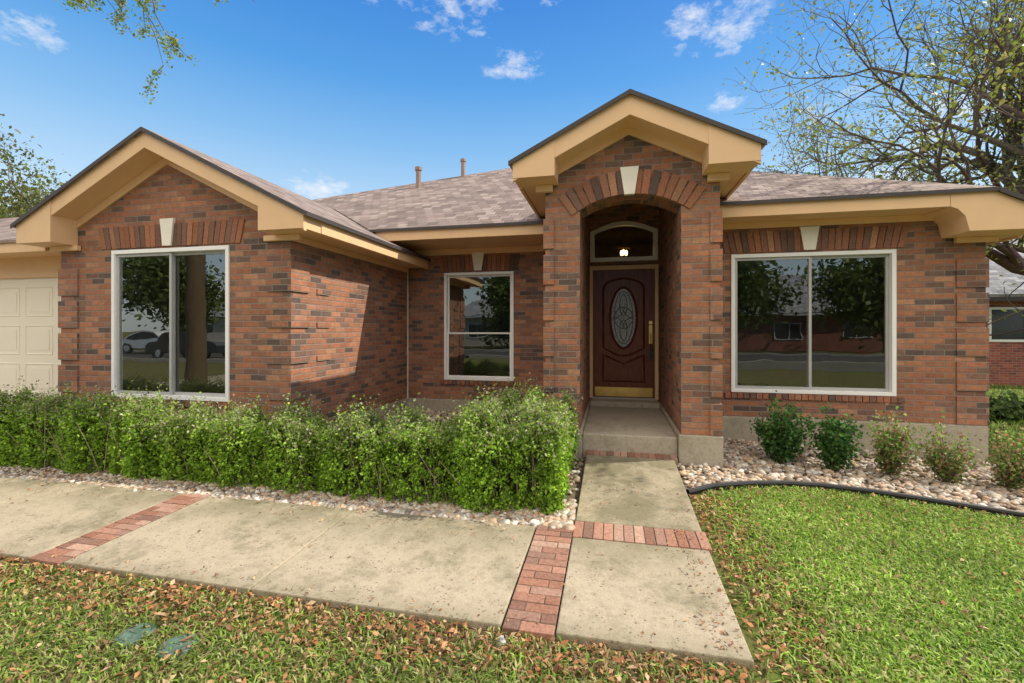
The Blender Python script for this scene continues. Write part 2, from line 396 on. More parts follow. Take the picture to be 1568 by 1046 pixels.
def brc(): 
    c=rnd.choice(BR); k=rnd.uniform(.70,1.0); return tuple(q*k for q in c)
def soldier(x0,x1,z0,z1,y,flare=.0):
    n=round((x1-x0)/.0765); s=(x1-x0)/n; mid=(x0+x1)/2
    for i in range(n):
        a=x0+i*s+.004; b=x0+(i+1)*s-.004
        k=lambda x:(x-mid)*flare
        yy=y-.012-rnd.uniform(0,.006)
        mb.hexa([(a,yy,z0),(b,yy,z0),(b,y+.02,z0),(a,y+.02,z0),(a+k(a),yy,z1),(b+k(b),yy,z1),(b+k(b),y+.02,z1),(a+k(a),y+.02,z1)],brc())
soldier(-6.26,-4.21,2.56,2.83,4.49,.06); soldier(-2.93,-1.545,2.56,2.82,7.5,.06); soldier(1.45,3.49,2.56,2.83,6.48,.06)
def rowlock(x0,x1,z,y):
    n=round((x1-x0)/.0765); s=(x1-x0)/n
    for i in range(n): mb.box(x0+i*s+.004,x0+(i+1)*s-.004,y-.03-rnd.uniform(0,.004),y+.02,z-.075,z-.006,brc())
rowlock(-6.18,-4.29,.706,4.49); rowlock(-2.93,-1.54,.68,7.5); rowlock(1.45,3.49,.73,6.48)
n=17
for i in range(n):
    th0=-math.asin((hw+.09)/R)*1.0; th=th0+(-2*th0)*(i+.5)/n
    cz=2.90-(R-rise)
    def pt(r,off,yy):
        return (cx+math.sin(th)*r+math.cos(th)*off, yy, cz+math.cos(th)*r-math.sin(th)*off)
    r0=R+.003; r1=R+.27; yy=5.2-.014-rnd.uniform(0,.008)
    w=(-2*th0)/n*r0/2-.004; w1=w*1.12
    mb.hexa([pt(r0,-w,yy),pt(r0,w,yy),pt(r0,w,5.22),pt(r0,-w,5.22),pt(r1,-w1,yy),pt(r1,w1,yy),pt(r1,w1,5.22),pt(r1,-w1,5.22)],brc())
mb.build('soldier_bricks',M_cbrick,house,bevel=.003)
mb=MB()
def key(x,z0,z1,y,wb=.065,wt=.11): mb.prism([(x-wb,z0),(x+wb,z0),(x+wt,z1),(x-wt,z1)],y-.035,y+.02)
key(-5.24,2.565,2.89,4.49,.06,.10); key(-2.24,2.565,2.87,7.5); key(2.45,2.565,2.86,6.48); key(.187,3.045,3.345,5.2,.055,.10)
mb.build('keystones',M_key,house,bevel=.008)
mb=MB()
mb.box(-6.96,-3.54,4.48,4.7,-.1,.34); mb.box(-3.7,-3.538,4.7,7.5,-.1,.338); mb.box(-3.54,-.75,7.48,7.7,-.1,.34)
mb.box(1.13,4.345,6.455,6.7,-.5,.41); mb.box(4.2,4.342,6.7,15.2,-.5,.408)
mb.box(.70,1.15,5.165,7.5,-.1,.42); mb.box(-.79,-.33,5.165,7.5,-.1,.42)
mb.box(-.328,.698,5.225,7.12,-.1,.375); mb.box(-.328,.698,7.122,7.7,-.1,.452)
mb.build('concrete_base',M_found,house,bevel=.012)
mb=MB()
def rake(apx,apz,xl,xr,sl,depth,y0,y1):
    zt=lambda x:apz-sl*abs(x-apx)
    mb.prism([(xl,zt(xl)),(xl,zt(xl)-depth),(apx,apz-depth*1.05),(xr,zt(xr)-depth),(xr,zt(xr)),(apx,apz)],y0,y1)
rake(-5.25,3.84,-7.22,-3.16,.506,.185,4.2,4.24)
rake(-5.25,3.695,-7.0,-3.5,.506,.035,4.24,4.487)
rake(-5.25,3.655,-6.95,-3.55,.506,.10,4.465,4.488)
gt=lambda x:3.835-.506*abs(x+5.25)
mb.prism([(-3.163,2.62),(-3.163,gt(-3.163)),(-3.72,gt(-3.72)),(-3.72,2.62)],4.192,4.485)
mb.prism([(-7.217,2.62),(-6.66,2.62),(-6.66,gt(-6.66)),(-7.217,gt(-7.217))],4.192,4.485)
mb.box(-3.86,-3.4,4.43,4.48,2.555,2.617); mb.box(-7.05,-6.6,4.43,4.48,2.555,2.617)
mb.box(-3.19,-3.15,4.486,7.49,2.615,2.79); mb.box(-3.55,-3.192,4.487,7.49,2.635,2.655); mb.box(-3.549,-3.525,4.487,7.49,2.56,2.634)
mb.box(-3.62,-.752,6.5,6.54,2.93,3.085); mb.box(-3.55,-.752,6.542,7.499,2.95,2.97); mb.box(-3.548,-.752,7.475,7.497,2.85,2.949)
mb.box(1.122,3.7,6.03,6.07,2.93,3.085); mb.box(1.122,3.72,6.072,6.478,2.95,2.97); mb.box(1.122,3.9,6.455,6.478,2.87,2.949)
mb.prism([(3.702,3.085),(3.702,2.93),(3.77,2.90),(3.84,2.82),(3.88,2.65),(4.68,2.65),(4.68,2.79),(4.1,3.085)],6.028,6.475)
mb.box(4.0,4.42,6.42,6.47,2.585,2.648); mb.box(4.645,4.685,6.477,15.4,2.63,2.79); mb.box(4.33,4.643,6.477,15.4,2.65,2.67)
rake(.18,3.985,-1.06,1.42,.5,.20,4.85,4.89); rake(.18,3.83,-.9,1.25,.5,.035,4.89,5.197); rake(.18,3.80,-.75,1.12,.5,.09,5.17,5.197)
pt_=lambda x:3.978-.5*abs(x-.18)
mb.prism([(1.417,3.2),(1.417,pt_(1.417)),(.94,pt_(.94)),(.94,3.2)],4.842,5.195)
mb.prism([(-1.057,3.2),(-.60,3.2),(-.60,pt_(-.60)),(-1.057,pt_(-1.057))],4.842,5.195)
mb.box(.99,1.2,5.13,5.19,3.12,3.197); mb.box(-.85,-.66,5.13,5.19,3.12,3.197)
mb.box(1.385,1.42,5.196,6.9,3.19,3.36); mb.box(1.12,1.383,5.196,6.9,3.21,3.23)
mb.box(-1.06,-1.025,5.196,7.4,3.19,3.36); mb.box(-1.023,-.75,5.196,7.4,3.21,3.23)
mb.box(-.356,.73,5.592,7.5,3.6,3.62)
mb.box(-13,-7.0,4.97,5.05,2.31,2.65); mb.box(-13,-7.24,4.5,4.54,2.58,2.72); mb.box(-13,-7.0,4.542,4.97,2.60,2.62)
mb.build('tan_trim',M_trim,house,bevel=.004)
mb=MB()
ra=lambda x:3.87-.506*abs(x+5.25)
mb.slab([(-3.12,4.17,ra(-3.12)),(-3.12,7.5,ra(-3.12)),(-3.6,9,ra(-3.6)),(-5.25,9,3.87),(-5.25,4.17,3.87)])
mb.slab([(-7.26,4.17,ra(-7.26)),(-5.25,4.17,3.87),(-5.25,9,3.87),(-7.26,9,ra(-7.26))])
zm=lambda y:3.115+.558*(y-6.47)
mb.slab([(-3.7,6.47,zm(6.47)),(-.75,6.47,zm(6.47)),(-.75,10.5,zm(10.5)),(-2.48,10.5,zm(10.5)),(-5.97,8.9,zm(8.9)),(-8.2,7.86,zm(7.86)),(-5.25,7.86,zm(7.86))])
mb.slab([(-.75,8.0,zm(8)),(.2,8.0,zm(8)),(.2,10.5,zm(10.5)),(-.75,10.5,zm(10.5))])
zr=lambda y:3.115+.5*(y-6.0)
mb.slab([(1.12,6.0,zr(6.0)),(4.13,6.0,zr(6.0)),(1.12,9.01,zr(9.01))])
mb.slab([(.2,7.9,zr(7.9)),(1.12,7.9,zr(7.9)),(1.12,9.01,zr(9.01)),(-.4,10.5,zr(10.5)),(.2,9.0,zr(9.0))])
zs=lambda x:2.815+.5*(4.73-x)
mb.slab([(4.13,6.0,zs(4.13)),(4.73,6.0,zs(4.73)),(4.73,15.6,zs(4.73)),(-.4,10.5,zs(-.4))])
mb.slab([(-.4,10.5,5.37),(4.73,15.6,2.81),(-9,15.6,2.81),(-2.48,10.5,5.37)])
mb.slab([(-2.48,10.5,5.36),(-9,15.6,2.81),(-8.2,7.86,3.86)]); mb.slab([(-2.48,10.5,5.36),(-8.2,7.86,3.86),(-5.97,8.9,4.45)])
rp=lambda x:4.02-.5*abs(x-.18)
mb.slab([(1.46,4.82,rp(1.46)),(1.46,8.4,rp(1.46)),(.18,8.4,4.02),(.18,4.82,4.02)])
mb.slab([(-1.1,4.82,rp(-1.1)),(.18,4.82,4.02),(.18,8.4,4.02),(-1.1,8.4,rp(-1.1))])
mb.slab([(-13.3,4.47,2.745),(-7.0,4.47,2.745),(-7.0,6.2,3.61),(-13.3,6.2,3.61)]); mb.slab([(-13.3,6.2,3.61),(-7,6.2,3.61),(-7,12,2.8),(-13.3,12,2.8)])
mb.build('shingle_roof',M_shingle,house)
mb=MB()
def dripx(x0,x1,y,z): mb.box(x0,x1,y-.012,y,z-.045,z-.002)
dripx(-3.7,-.77,6.47,3.115); dripx(1.13,4.13,6.0,3.115)
for ap,apz,sl_,xl,xr,y in ((-5.25,3.87,.506,-7.26,-3.12,4.17),(.18,4.02,.5,-1.1,1.46,4.82)):
    zt=lambda x:apz-sl_*abs(x-ap)
    mb.prism([(xl,zt(xl)-.002),(xl,zt(xl)-.05),(ap,apz-.05),(xr,zt(xr)-.05),(xr,zt(xr)-.002),(ap,apz-.002)],y-.012,y-.001)
mb.box(-3.12,-3.108,4.17,7.49,ra(-3.12)-.05,ra(-3.12)-.003)
mb.prism([(4.13,3.113),(4.13,3.06),(4.73,2.76),(4.73,2.812)],5.985,5.999)
mb.build('drip_edge',M_dark,house)
mb=MB()
mb.tube([(-4.1,9.2,4.4),(-4.1,9.2,5.02)],.055,10,cap=True); mb.tube([(-4.1,9.2,5.0),(-4.1,9.2,5.07)],.075,10,cap=True)
mb.tube([(-3.35,10.0,4.9),(-3.35,10.0,5.45)],.05,10,cap=True); mb.tube([(-3.35,10,5.42),(-3.35,10,5.48)],.065,10,cap=True)
mb.build('vent_pipes',M_metal,house)
def window(nm,o,y,style):
    x0,x1,z0,z1=o; e=empty(nm); e.parent=house
    mb=MB(); w=.05
    ya,yb=y-.018,y+.09
    mb.box(x0+.002,x1-.002,ya,yb,z0+.002,z0+w); mb.box(x0+.002,x1-.002,ya,yb,z1-w,z1-.002)
    mb.box(x0+.002,x0+w,ya,yb,z0+w,z1-w); mb.box(x1-w,x1-.002,ya,yb,z0+w,z1-w)
    mb.build('frame',M_white,e,bevel=.004)
    mb=MB(); a,b,c,d=x0+w,x1-w,z0+w,z1-w
    def sash(a,b,c,d,yc,s=.035):
        mb.box(a+.001,b-.001,yc,yc+.03,c+.001,c+s); mb.box(a+.001,b-.001,yc,yc+.03,d-s,d-.001); mb.box(a+.001,a+s,yc,yc+.03,c+s,d-s); mb.box(b-s,b-.001,yc,yc+.03,c+s,d-s)
    if style=='slide':
        m_=(a+b)/2; sash(a,m_+.02,c,d,y+.012); sash(m_-.02,b,c,d,y+.046)
    else:
        m_=c+(d-c)*.43; sash(a,b,c,m_+.018,y+.012,.028); sash(a,b,m_-.018,d,y+.046,.028)
    mb.build('sash',M_alu if style=='slide' else M_white,e,bevel=.003)
    mb=MB()
    if style=='slide':
        mb.poly([(a,y+.03,c),(m_,y+.03,c),(m_,y+.03,d),(a,y+.03,d)]); mb.poly([(m_,y+.064,c),(b,y+.064,c),(b,y+.064,d),(m_,y+.064,d)])
    else:
        mb.poly([(a,y+.03,c),(b,y+.03,c),(b,y+.03,m_),(a,y+.03,m_)]); mb.poly([(a,y+.064,m_),(b,y+.064,m_),(b,y+.064,d),(a,y+.064,d)])
    mb.build('glass',M_glass,e)
window('sliding_window_gable',WL,4.49,'slide'); window('hung_window_middle',WM,7.5,'hung'); window('sliding_window_wide',WR,6.48,'slide')
mb=MB()
def room(x0,x1,y0,y1,z0,z1):
    mb.poly([(x0,y1,z0),(x1,y1,z0),(x1,y1,z1),(x0,y1,z1)]); mb.poly([(x0,y0,z0),(x0,y1,z0),(x0,y1,z1),(x0,y0,z1)]); mb.poly([(x1,y0,z0),(x1,y1,z0),(x1,y1,z1),(x1,y0,z1)])
    mb.poly([(x0,y0,z1),(x1,y0,z1),(x1,y1,z1),(x0,y1,z1)]); mb.poly([(x0,y0,z0),(x0,y1,z0),(x1,y1,z0),(x1,y0,z0)],m=1)
room(-6.85,-3.7,4.61,8.4,.46,2.9); room(-3.5,-.9,7.62,11,.46,2.9); room(1.2,4.2,6.61,10.2,.46,2.9); room(-.7,1.1,7.62,10.8,.46,3.5)
mb.build('interior_rooms',[M_room,M_floor],house)

mw,t,b,o=newmat('mahogany_mat'); c=obc(t)
mp=t.n('ShaderNodeMapping'); mp.inputs['Scale'].default_value=(18,18,1.6); t.l(c,mp.inputs[0]); n=t.noise(mp.outputs[0],3,6,.65)
t.l(t.mix(t.mr(n,.3,.7),(.085,.022,.012),(.24,.07,.035)),b.inputs['Base Color']); b.inputs['Roughness'].default_value=.38; b.inputs['Specular IOR Level'].default_value=.35
door=empty('front_door'); door.parent=house
mb=MB(); mb.box(-.30,.652,7.44,7.485,.475,2.50)
def ring(pts,w,y0,y1,inner=None):
    n=len(pts); mx=sum(p[0] for p in pts)/n; mz=sum(p[1] for p in pts)/n
    q=[]
    for k in range(n):
        a=Vector(pts[k-1]); c2=Vector(pts[(k+1)%n]); d=(c2-a).normalized(); nn=Vector((-d.y,d.x)); 
        if nn.dot(Vector((mx,mz))-Vector(pts[k]))<0: nn=-nn
        q.append((pts[k][0]+nn.x*w,pts[k][1]+nn.y*w))
    mid=[((p[0]+r[0])/2,(p[1]+r[1])/2) for p,r in zip(pts,q)]
    for k in range(n):
        j=(k+1)%n
        A=(pts[k][0],y1,pts[k][1]);B=(pts[j][0],y1,pts[j][1]);C=(mid[j][0],y0,mid[j][1]);D=(mid[k][0],y0,mid[k][1]);E=(q[j][0],y1,q[j][1]);F=(q[k][0],y1,q[k][1])
        mb.poly([A,B,C,D]); mb.poly([D,C,E,F])
def ell(cx,cz,a,b,n=40,rot=0):
    o=[]
    for k in range(n):
        x=a*math.cos(2*math.pi*k/n); z=b*math.sin(2*math.pi*k/n)
        o.append((cx+x*math.cos(rot)-z*math.sin(rot),cz+x*math.sin(rot)+z*math.cos(rot)))
    return o
dx=.176; oz=1.74
ring(ell(dx,oz,.225,.50),.045,7.41,7.44)
pts=[]
for k in range(13): pts.append((dx+.33*math.cos(math.pi*k/12), 2.20+.18*math.sin(math.pi*k/12)))
for k in range(9):
    u=k/8; pts.append((dx-.33+.66*u, 1.26-.14*math.sin(math.pi*u)))
ring(pts,.035,7.415,7.44)
pts=[(dx-.33,.72),(dx+.33,.72)]
for k in range(9):
    u=k/8; pts.append((dx+.33-.66*u, 1.16-.14*math.sin(math.pi*u)))
ring(pts,.035,7.415,7.44)
p2=[(dx-.26,.79),(dx+.26,.79)]+[(dx+.26-.52*k/8,1.06-.13*math.sin(math.pi*k/8)) for k in range(9)]
mb.prism(p2,7.425,7.44)
mb.build('door_slab',mw,door,bevel=.003)
mg,t,b,o=newmat('leaded_glass_mat'); c=obc(t); vo=t.n('ShaderNodeTexVoronoi'); t.l(c,vo.inputs['Vector']); vo.inputs['Scale'].default_value=45
t.l(t.mix(vo.outputs['Distance'],(.50,.52,.52),(.14,.15,.16)),b.inputs['Base Color']); b.inputs['Roughness'].default_value=.15; t.l(t.bump(vo.outputs['Distance'],.6,.006),b.inputs['Normal'])
mb=MB(); mb.poly([(x,7.432,z) for x,z in ell(dx,oz,.185,.46)]); mb.build('oval_glass',mg,door)
mb=MB()
for (a,b_,cz,rt,xo) in ((.15,.42,oz,0,0),(.06,.17,oz+.2,0,0),(.06,.17,oz-.2,0,0),(.05,.12,oz+.08,.7,.07),(.05,.12,oz+.08,-.7,-.07),(.05,.12,oz-.08,-.7,.07),(.05,.12,oz-.08,.7,-.07)):
    ring(ell(dx+xo,cz,a,b_,28,rt),.010,7.424,7.431)
mb.build('lead_came',simple('came_mat',(.10,.09,.08),.3,metal=.5),door)
mb=MB(); mb.box(-.27,.62,7.430,7.439,.49,.635)
mb.box(.565,.615,7.425,7.439,1.33,1.62); mb.tube([(.59,7.42,1.6),(.59,7.40,1.6)],.022,12,cap=True)
mb.tube([(.59,7.43,1.50),(.59,7.385,1.49),(.59,7.375,1.42),(.59,7.39,1.35),(.59,7.43,1.34)],.011,8,cap=True); mb.tube([(.59,7.43,1.66),(.59,7.405,1.66)],.03,12,cap=True)
mb.build('brass_hardware',M_brass,door)
mb=MB(); mb.box(.57,.63,7.37,7.41,1.10,1.22); mb.tube([(.58,7.39,1.22),(.58,7.39,1.3),(.60,7.39,1.33),(.62,7.39,1.3),(.62,7.39,1.22)],.006,6); mb.build('lock_box',M_black,door)
mb=MB(); mb.box(-.353,-.302,7.42,7.50,.455,2.575); mb.box(.654,.708,7.42,7.50,.455,2.575); mb.box(-.301,.653,7.42,7.50,2.505,2.574); mb.build('door_frame',M_trim,door,bevel=.004)
mb=MB(); mb.box(-.30,.652,7.40,7.5,.453,.474); mb.build('threshold',M_alu,door)
mb=MB()
outer=[(-.345,2.645),(.70,2.645)]+[(.70-1.045*k/14,3.13+.15*math.sin(math.pi*k/14)) for k in range(15)]
mxx=.178
inner=[(mxx+(x-mxx)*.87,2.96+(z-2.96)*.80) for x,z in outer]
n=len(outer)
for k in range(n):
    j=(k+1)%n
    mb.poly([(outer[k][0],7.46,outer[k][1]),(outer[j][0],7.46,outer[j][1]),(inner[j][0],7.46,inner[j][1]),(inner[k][0],7.46,inner[k][1])])
    mb.poly([(outer[k][0],7.46,outer[k][1]),(outer[k][0],7.52,outer[k][1]),(outer[j][0],7.52,outer[j][1]),(outer[j][0],7.46,outer[j][1])])
    mb.poly([(inner[k][0],7.46,inner[k][1]),(inner[j][0],7.46,inner[j][1]),(inner[j][0],7.52,inner[j][1]),(inner[k][0],7.52,inner[k][1])])
mb.build('transom_frame',M_white,house)
mb=MB(); mb.poly([(x,7.50,z) for x,z in inner]); mb.build('transom_glass',M_glass,house)
me_=bpy.data.materials.new('bulb_mat'); me_.use_nodes=True; nt=me_.node_tree; nt.nodes.clear(); t=NT(nt); oo=t.n('ShaderNodeOutputMaterial'); em=t.n('ShaderNodeEmission'); em.inputs[0].default_value=(1,.62,.25,1); em.inputs[1].default_value=14; t.l(em.outputs[0],oo.inputs[0])
mb=MB()
for k in range(3):
    a=k*2.09+.4; x=.22+.05*math.cos(a); y=9+.05*math.sin(a)
    mb.tube([(x,y,2.98),(x,y,3.01),(x,y,3.05),(x,y,3.08)],[.012,.026,.026,.008],8,cap=True)
mb.build('foyer_bulbs',me_,house)
mb=MB(); mb.tube([(.22,9,3.49),(.22,9,2.93)],.012,8); mb.tube([(.22,9,3.14),(.22,9,3.11)],[.02,.13],16); mb.tube([(.22,9,2.96),(.22,9,2.92)],[.10,.02],16)
mb.build('foyer_chandelier',M_brass,house)
mb=MB(); gx0,gx1=-12.4,-7.15
mb.box(gx0,gx1,5.02,5.06,.02,2.31)
for r in range(4):
    for q in range(8):
        x0=gx0+.08+q*(gx1-gx0-.1)/8; x1=x0+(gx1-gx0)/8-.12; z0=.06+r*.56; z1=z0+.44
        loop=[(x0,z0),(x1,z0),(x1,z1),(x0,z1)]
        ring(loop,.03,5.012,5.02); mb.box(x0+.07,x1-.07,5.015,5.02,z0+.07,z1-.07)
mb.build('garage_door',M_garage,house)
mb=MB(); mb.box(-7.15,-7.05,4.99,5.05,.02,2.31); mb.build('garage_jamb',M_trim,house)
mb=MB(); mb.box(-3.547,-3.532,7.482,7.497,.34,2.85); mb.build('corner_caulk',M_key,house)

# ---------------------------------------------------------------- foliage helpers
def leaves(cent,size,pal,jit=.25,flat=0.0,aspect=.55,r=rng):
    n=len(cent); a=r.normal(size=(n,3)); a/=np.linalg.norm(a,axis=1)[:,None]
    nrm_=r.normal(size=(n,3)); nrm_[:,2]=np.abs(nrm_[:,2])+flat; nrm_/=np.linalg.norm(nrm_,axis=1)[:,None]
    a=a-(a*nrm_).sum(1)[:,None]*nrm_; a/=np.linalg.norm(a,axis=1)[:,None]+1e-9; b=np.cross(nrm_,a)
    s=(size*r.uniform(.6,1.3,n))[:,None]
    bend=nrm_*s*.12
    v=np.stack([cent-a*s*.5,cent+b*s*aspect*.5+bend,cent+a*s*.5,cent-b*s*aspect*.5+bend],1).reshape(-1,3)
    f=np.arange(4*n).reshape(-1,4)
    pal=np.array(pal); c=pal[r.integers(0,len(pal),n)]*r.uniform(1-jit,1+jit,n)[:,None]
    return v,f,c
def wob(x,y,z,s=1.0,ph=0.0):
    return (np.sin(x*3.1*s+ph)+np.sin(y*4.3*s+1.7+ph)+np.sin(z*5.1*s+.6)+np.sin((x+y)*7.7*s+ph*2)*.6+np.sin((x-z)*11.3*s+2)*.4)/4

def hedge(name,boxes,density,leaf,pal,paltop,seed,parent=None,topvar=.06,shootl=.2,lump=.075,gap=0.0):
    r=np.random.default_rng(seed); e=empty(name) if parent is None else parent
    VV=[];FF=[];CC=[];off=0; core=MB(); tw=MB()
    for (x0,x1,y0,y1,z0,z1) in boxes:
        L=np.array([x1-x0,y1-y0,z1-z0]); ar=[L[0]*L[2],L[0]*L[2]*.5,L[1]*L[2],L[1]*L[2],L[0]*L[1]]; tot=sum(ar); n=int(tot*density)
        fc=r.choice(5,n,p=np.array(ar)/tot); u=r.uniform(0,1,n); v=r.uniform(0,1,n)
        P=np.zeros((n,3)); Nn=np.zeros((n,3))
        for k in range(5):
            m=fc==k
            if k==0: P[m]=np.stack([u[m],0*u[m],v[m]],1); Nn[m]=(0,-1,0)
            if k==1: P[m]=np.stack([u[m],0*u[m]+1,v[m]],1); Nn[m]=(0,1,0)
            if k==2: P[m]=np.stack([0*u[m],u[m],v[m]],1); Nn[m]=(-1,0,0)
            if k==3: P[m]=np.stack([0*u[m]+1,u[m],v[m]],1); Nn[m]=(1,0,0)
            if k==4: P[m]=np.stack([u[m],v[m],0*u[m]+1],1); Nn[m]=(0,0,1)
        P=P*L+np.array([x0,y0,z0])
        hz=(P[:,2]-z0)/L[2]
        tuck=np.clip(.35-hz,0,1)*.6+np.clip(hz-.65,0,1)*.8
        for ax,(lo,hi) in enumerate(((x0,x1),(y0,y1))):
            half=(hi-lo)/2; rel=(P[:,ax]-(lo+hi)/2)/half
            w=np.clip((np.abs(rel)*half-(half-.25))/.25,0,1)
            P[:,ax]-=np.sign(rel)*w*tuck*.28
            P[:,2]-=np.where(fc==4,w**2*.09,0)
        # individual plants about 0.6 m apart give a lumpy face
        plant=np.abs(np.sin((P[:,0]+.4*P[:,1]+seed)*math.pi/.62))
        bul=wob(P[:,0],P[:,1],P[:,2],2.3,seed)+.9*(plant-.6)
        P+=Nn*(bul*lump)[:,None]
        P[:,2]+=np.clip(hz,0,1)*topvar*(wob(P[:,0],P[:,1],0*P[:,0],2.2,seed+1)+.7*wob(P[:,0],P[:,1],0*P[:,0],5.1,seed+4)+.7*(plant-.6))
        depth=r.exponential(.05,n); P-=Nn*depth[:,None]
        if gap:
            gn=wob(P[:,0],P[:,1],P[:,2],5.3,seed+9)
            keep=~((gn>.42)&(r.uniform(0,1,n)<gap)); P,Nn,depth,hz=P[keep],Nn[keep],depth[keep],hz[keep]; n=len(P)
        k=7; shoot=(r.uniform(0,1,n)**6)*shootl*(.25+.75*np.clip(hz,0,1))
        up=Nn*.45+np.array([0,0,.8])+r.normal(size=(n,3))*.4; up/=np.linalg.norm(up,axis=1)[:,None]
        tt=np.linspace(0,1,k)
        C=(P[:,None,:]+up[:,None,:]*(shoot[:,None]+.035)[:,:,None]*tt[None,:,None]+r.normal(size=(n,k,3))*.013).reshape(-1,3)
        hz2=np.clip((C[:,2]-z0)/L[2],0,1.3)
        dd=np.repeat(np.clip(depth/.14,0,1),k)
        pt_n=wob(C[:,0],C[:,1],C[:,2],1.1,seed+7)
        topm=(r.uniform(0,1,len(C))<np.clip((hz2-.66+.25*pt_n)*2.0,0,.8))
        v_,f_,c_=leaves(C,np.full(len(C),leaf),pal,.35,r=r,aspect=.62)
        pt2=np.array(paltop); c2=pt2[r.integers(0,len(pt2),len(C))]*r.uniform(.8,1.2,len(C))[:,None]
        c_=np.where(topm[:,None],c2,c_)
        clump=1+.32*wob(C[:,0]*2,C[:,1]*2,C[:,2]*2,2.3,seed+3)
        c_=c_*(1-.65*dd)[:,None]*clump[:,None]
        VV.append(v_);FF.append(f_+off);CC.append(c_); off+=len(v_)
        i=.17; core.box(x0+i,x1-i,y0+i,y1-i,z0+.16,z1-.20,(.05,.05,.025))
        for q in range(int(L[0]*L[1]*110)):
            x=r.uniform(x0+.04,x1-.04); y=r.uniform(y0+.04,y1-.04); h=r.uniform(.6,1.15)*L[2]
            lean=r.normal(size=2)*.05
            tw.tube([(x,y,z0-.02),(x+lean[0],y+lean[1],z0+h*.5),(x+lean[0]*2.2,y+lean[1]*2.2,z0+h)],[.006,.004,.0015],4,(.40,.33,.24))
    npmesh('leaves',np.concatenate(VV),np.concatenate(FF),np.concatenate(CC),M_leaf,e)
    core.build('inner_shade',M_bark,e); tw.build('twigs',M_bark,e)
    return e
HP=[(.30,.52,.045),(.38,.62,.06),(.47,.70,.085),(.25,.45,.045),(.18,.33,.04)]
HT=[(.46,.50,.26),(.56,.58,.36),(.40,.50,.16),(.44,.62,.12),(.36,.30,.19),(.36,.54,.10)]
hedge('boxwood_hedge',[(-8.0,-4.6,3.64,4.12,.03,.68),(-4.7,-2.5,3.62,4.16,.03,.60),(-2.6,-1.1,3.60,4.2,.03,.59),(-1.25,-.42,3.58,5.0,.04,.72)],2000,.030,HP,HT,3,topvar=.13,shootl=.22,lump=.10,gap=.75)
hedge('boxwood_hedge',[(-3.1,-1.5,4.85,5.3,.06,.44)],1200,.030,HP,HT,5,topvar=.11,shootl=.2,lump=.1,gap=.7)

def shrub(name,x,y,rad,h,seed,pal,leaf=.035,n=2600):
    e=empty(name); r=np.random.default_rng(seed); z0=float(g(x,y)); tw=MB(); C=[]
    for k in range(22):
        a=r.uniform(0,6.28); rr=rad*r.uniform(.3,1.0); hh=h*r.uniform(.55,1.08)*(1-.3*(rr/rad)**2)
        p=[(x,y,z0),(x+rr*.35*math.cos(a),y+rr*.35*math.sin(a),z0+hh*.45),(x+rr*math.cos(a),y+rr*math.sin(a),z0+hh)]
        tw.tube(p,[.007,.005,.002],4,(.18,.12,.08))
        m=n//22; tt=r.uniform(.3,1.05,m)
        A,B,D=map(np.array,p); q=((1-tt)**2)[:,None]*A+(2*tt*(1-tt))[:,None]*(B*1.0)+(tt**2)[:,None]*D
        C.append(q+r.normal(size=(m,3))*.045)
    C=np.concatenate(C); C=C[C[:,2]>z0+.03]
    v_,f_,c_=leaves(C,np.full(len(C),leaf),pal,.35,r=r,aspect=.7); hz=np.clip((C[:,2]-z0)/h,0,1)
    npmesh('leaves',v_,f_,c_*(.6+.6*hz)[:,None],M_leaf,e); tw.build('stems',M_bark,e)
DP=[(.06,.16,.035),(.09,.22,.045),(.13,.27,.06),(.07,.17,.05)]; LP=[(.20,.32,.07),(.30,.42,.11),(.42,.34,.17),(.15,.27,.05),(.36,.20,.12)]
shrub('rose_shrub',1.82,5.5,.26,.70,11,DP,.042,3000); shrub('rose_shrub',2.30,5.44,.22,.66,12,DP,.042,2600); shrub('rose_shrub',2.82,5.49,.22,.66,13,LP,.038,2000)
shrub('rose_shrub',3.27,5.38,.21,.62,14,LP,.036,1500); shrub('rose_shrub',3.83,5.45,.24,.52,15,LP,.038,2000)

# ---------------------------------------------------------------- gravel beds
ex=np.array([.66,.9,1.29,1.6,1.9,2.3,2.66,3.0,3.37,4.2,5.2,6.5]); ey=np.array([4.28,4.48,4.68,4.79,4.84,4.83,4.78,4.72,4.65,4.55,4.5,4.5])
yed=lambda x:np.interp(x,ex,ey)
mb=MB()
for a,b in zip(ex,ex[1:]):
    pts=[(a,float(yed(a))),(b,float(yed(b))),(b,6.5),(a,6.5)]
    mb.poly([(x,y,float(g(x,y))+.006) for x,y in pts])
mb.poly([(x,y,float(g(x,y))+.006) for x,y in ((-8.1,3.39),(-.285,3.39),(-.285,6),(-8.1,6))]); mb.poly([(x,y,float(g(x,y))+.006) for x,y in ((-3.6,6),(-.285,6),(-.285,7.6),(-3.6,7.6))])
mb.build('bed_soil',M_soil)
mb=MB()
P=[]
for x in np.linspace(.655,6.4,70): P.append((x,float(yed(x))-.012,float(g(x,yed(x)))+.025))
for i in range(len(P)-1):
    (a,b,c_),(d,e_,f_)=P[i],P[i+1]
    mb.hexa([(a,b,c_-.1),(d,e_,f_-.1),(d,e_+.03,f_-.1),(a,b+.03,c_-.1),(a,b,c_+.012),(d,e_,f_+.012),(d,e_+.03,f_+.012),(a,b+.03,c_+.012)])
mb.tube([(a,b+.015,c_+.018) for a,b,c_ in P],.024,8)
mb.build('lawn_edging',M_edge)
bm=bmesh.new(); bmesh.ops.create_icosphere(bm,subdivisions=2,radius=1); bm.verts.ensure_lookup_table(); bv=np.array([q.co[:] for q in bm.verts]); bf=np.array([[q.index for q in fc.verts] for fc in bm.faces]); bm.free()
